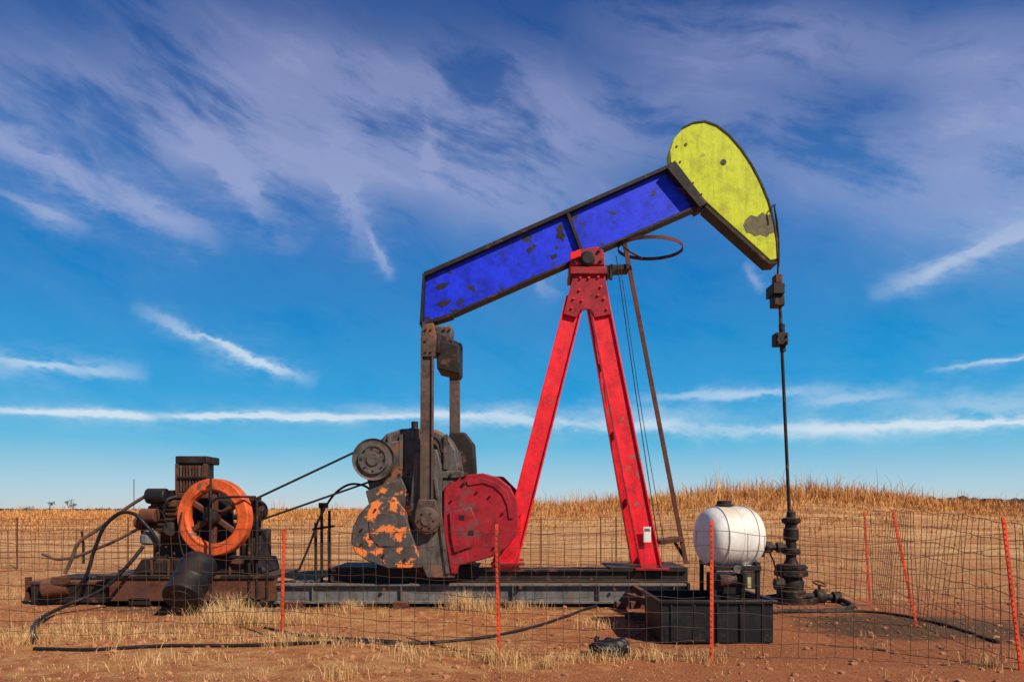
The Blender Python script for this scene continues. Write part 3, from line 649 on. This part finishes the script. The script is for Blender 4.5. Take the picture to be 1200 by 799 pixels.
# ============================================================ distant things
m,nt,b=newmat('distant_foliage'); b.inputs['Base Color'].default_value=(.05,.036,.03,1); b.inputs['Roughness'].default_value=.9
def baretree(name,x,y,h):
    e=empty(name,(x,y,0)); z0=float(height(x,y))
    cu=bpy.data.curves.new('trunk_and_limbs','CURVE'); cu.dimensions='3D'; cu.bevel_depth=1; cu.bevel_resolution=0
    def br(p,d,l,r,k):
        q=p+d*l; s=cu.splines.new('POLY'); s.points.add(1)
        s.points[0].co=(*p,1); s.points[1].co=(*q,1); s.points[0].radius=r; s.points[1].radius=r*.6
        if k:
            for _ in range(4):
                dd=(d+Vector((random.gauss(0,.6),random.gauss(0,.6),random.gauss(.1,.35)))).normalized(); br(q,dd,l*random.uniform(.55,.8),r*.6,k-1)
    br(Vector((x,y,z0)),Vector((0,0,1)),h*.33,h*.03,4)
    cu.materials.append(m); o=bpy.data.objects.new('trunk_and_limbs',cu); col.objects.link(o); o.parent=e; o.matrix_parent_inverse=Matrix.Translation(-e.location)
for px,h in ((58,4.6),(80,5.2),(86,4.2),(36,2.6)):
    baretree('bare_tree',(px-600)/F*250,250,h)
bm=bmesh.new()
for k in range(520):
    px=random.choice([random.uniform(1060,1330),random.uniform(0,420)]); d=random.uniform(330,420)
    hh=6.8 if px>1000 else 1.6
    r=random.uniform(.8,2.0)*(1 if px>1000 else .45)
    s=bmesh.ops.create_icosphere(bm,subdivisions=1,radius=r)
    c_=Vector(((px-600)/F*d,d,random.uniform(.5,hh)))
    for v in s['verts']: v.co=Vector((v.co.x*1.6,v.co.y,v.co.z*.8))*random.uniform(.6,1.3)+c_
me=bpy.data.meshes.new('distant_tree_line'); bm.to_mesh(me); bm.free(); link('distant_tree_line',me,m,None,0,False)
UP=empty('utility_pole',((157-600)/F*160,160,0))
cyl('pole',((157-600)/F*160,160,0),((157-600)/F*160,160,8.6),.08,DARK,UP,8)

# ============================================================ SKY
w=bpy.data.worlds.new('World'); sc.world=w; w.use_nodes=True; nt=w.node_tree
try: w.cycles.sampling_method='MANUAL'; w.cycles.sample_map_resolution=256
except Exception: pass
bg=nt.nodes['Background']; bg.inputs['Strength'].default_value=.1
SUN_EL=math.radians(40); SUN_AZ=math.radians(138)
sky=nt.nodes.new('ShaderNodeTexSky'); sky.sky_type='NISHITA'; sky.sun_disc=False; sky.sun_elevation=SUN_EL; sky.sun_rotation=SUN_AZ
sky.ozone_density=3; sky.dust_density=.6
tcw=nt.nodes.new('ShaderNodeTexCoord').outputs['Generated']
sp=nt.nodes.new('ShaderNodeSeparateXYZ'); nt.links.new(tcw,sp.inputs[0])
def M(op,a,b_=None,c_=None,clamp=False): return mth(op,a,b_,c_,nt=nt,clamp=clamp)
x_,y_,z_=sp.outputs
az=M('ARCTAN2',x_,y_)
t_=M('DIVIDE',z_,M('MAXIMUM',M('SQRT',M('ADD',M('MULTIPLY',x_,x_),M('MULTIPLY',y_,y_))),.02))
t_=M('MINIMUM',t_,4)
stops=[(0,(196,208,212)),(.03,(170,206,222)),(.09,(88,182,222)),(.16,(8,154,216)),(.26,(0,132,202)),(.36,(0,112,188)),(.47,(0,88,162)),(.62,(16,72,140)),(1,(14,52,112))]
gr=ramp(nt,z_,[(p,lin(c)) for p,c in stops])
vs=nt.nodes.new('ShaderNodeVectorMath'); vs.operation='SCALE'; vs.inputs[3].default_value=10; nt.links.new(gr,vs.inputs[0])
skyc=mix(nt,.95,sky.outputs[0],vs.outputs[0])
cmb=nt.nodes.new('ShaderNodeCombineXYZ'); nt.links.new(az,cmb.inputs[0]); nt.links.new(t_,cmb.inputs[1])
uv=cmb.outputs[0]
wn=M('SUBTRACT',noise(nt,mapping(nt,uv,rot=(.5,.3,.7)),3.5,2,.5),.5); wn2=M('SUBTRACT',noise(nt,mapping(nt,uv,loc=(5,3,1),rot=(.4,.7,.5)),16,4,.65),.5)
wv=ramp(nt,noise(nt,mapping(nt,uv,scale=(1,2.4,1),loc=(2,7,1),rot=(0,0,.35)),9,4,.7),[(.33,.2),(.68,1.6)])
az2=M('ADD',az,M('MULTIPLY',wn2,.03)); 
def ang(px,py): 
    return math.atan((px-600)/F),(HZ-py)/math.hypot(F,px-600)
def streak(a,b_,wd,inten,warp):
    a0,t0=ang(*a); a1,t1=ang(*b_); dx,dy=a1-a0,t1-t0; L=math.hypot(dx,dy)
    A0=az2 if wd<20 else az
    da=M('SUBTRACT',A0,a0); dt=M('SUBTRACT',t_,t0)
    s=M('MULTIPLY_ADD',da,dx/L/L,M('MULTIPLY',dt,dy/L/L))
    n=M('MULTIPLY_ADD',da,-dy/L,M('MULTIPLY',dt,dx/L))
    n=M('MULTIPLY_ADD',wn if wd>=20 else wn2,warp,n)
    q=M('DIVIDE',n,wd/F if wd>=20 else M('MULTIPLY',wv,wd/F))
    g=M('DIVIDE',1,M('ADD',1,M('POWER',M('ABSOLUTE',q),3.2 if wd>=20 else 2.8)))
    e=M('MULTIPLY',M('MULTIPLY',s,M('SUBTRACT',1,s)),4,clamp=True)
    return M('MULTIPLY',M('MULTIPLY',g,e),inten)
big=[((-300,10),(500,190),52,1.05,.12),((60,-10),(1000,110),60,1.2,.12),((330,110),(740,270),54,1.1,.14),((800,175),(1500,225),50,1.0,.10),((650,-5),(1450,45),34,.9,.08),((200,95),(560,150),50,.8,.1),((1050,90),(1400,180),38,.7,.1)]
sml=[((215,140),(360,295),17,.9,.05),((385,150),(430,310),14,.8,.05),((430,260),(457,332),5,1.0,.02),((495,110),(515,230),10,.6,.04),((-80,120),(275,290),16,1.1,.05),((-20,218),(110,270),6,.9,.02),((150,355),(375,450),6,1.1,.03),((225,398),(345,440),8,.6,.03),((1010,352),(1270,240),8,1.2,.03),((-80,410),(180,442),7,1.0,.02),((-260,469),(620,483),3.4,1.5,.012),((30,480),(440,487),4,.7,.02),((380,474),(1050,507),6,1.0,.025),((520,476),(900,490),10,.4,.03),((740,466),(1000,455),5,.9,.02),((880,502),(1400,484),5,1.4,.02),((1000,474),(1340,474),10,.5,.03),((1080,436),(1290,405),3.5,1.0,.02),((925,474),(1080,458),5,.7,.02),((872,305),(895,345),6,.7,.02),((615,310),(655,355),6,.5,.02)]
def msum(l):
    o=None
    for s in l:
        v=streak(*s); o=v if o is None else M('ADD',o,v)
    return o
wc=nt.nodes.new('ShaderNodeCombineXYZ')
nt.links.new(M('ADD',az,M('MULTIPLY',wn,.10)),wc.inputs[0]); nt.links.new(M('ADD',t_,M('ADD',M('MULTIPLY',wn,.09),M('MULTIPLY',wn2,.018))),wc.inputs[1]); nt.links.new(M('MULTIPLY',wn2,.05),wc.inputs[2])
r1=mapping(nt,wc.outputs[0],rot=(0,0,math.radians(24)))
fib=noise(nt,mapping(nt,r1,scale=(2.2,9,3),rot=(.3,0,0)),1.8,7,.62)
soft=noise(nt,mapping(nt,r1,scale=(1,1.7,1),rot=(.4,.6,0),loc=(4,1,2)),5.5,6,.56)
fm=ramp(nt,M('ADD',M('MULTIPLY',fib,.5),M('MULTIPLY',soft,.5)),[(.36,.0),(.52,.6),(.68,1)],'EASE')
cb=M('MULTIPLY',M('MINIMUM',msum(big),1.25),M('ADD',.18,M('MULTIPLY',fm,.95)))
cs=M('MULTIPLY',msum(sml),M('ADD',.25,M('MULTIPLY',fm,.9)))
cm=M('MINIMUM',M('ADD',M('ADD',M('MULTIPLY',cb,.76),M('MULTIPLY',cs,.78)),M('MULTIPLY',fm,.05)),.85,clamp=True)
cc=ramp(nt,z_,[(.0,lin((235,240,242))),(.2,lin((205,224,240))),(.35,lin((160,174,214))),(.6,lin((136,144,190)))])
v2=nt.nodes.new('ShaderNodeVectorMath'); v2.operation='SCALE'; v2.inputs[3].default_value=10; nt.links.new(cc,v2.inputs[0])
fin=mix(nt,cm,skyc,v2.outputs[0])
nt.links.new(fin,bg.inputs['Color'])

sl=bpy.data.lights.new('sun','SUN'); sl.energy=5.0; sl.angle=math.radians(.5); sl.color=(1,.91,.77)
so=bpy.data.objects.new('sun',sl); col.objects.link(so)
dirv=Vector((math.sin(SUN_AZ)*math.cos(SUN_EL),math.cos(SUN_AZ)*math.cos(SUN_EL),math.sin(SUN_EL)))
so.rotation_euler=dirv.to_track_quat('Z','Y').to_euler(); so.location=dirv*50

cd=bpy.data.cameras.new('camera'); cd.lens=24; cd.sensor_width=36; cd.shift_y=(HZ-399.5)/1200; cd.clip_end=20000
co_=bpy.data.objects.new('camera',cd); col.objects.link(co_); co_.location=(0,0,EYE); co_.rotation_euler=(math.radians(90),0,0)
sc.camera=co_
sc.view_settings.view_transform='Standard'; sc.view_settings.look='None'; sc.view_settings.exposure=0
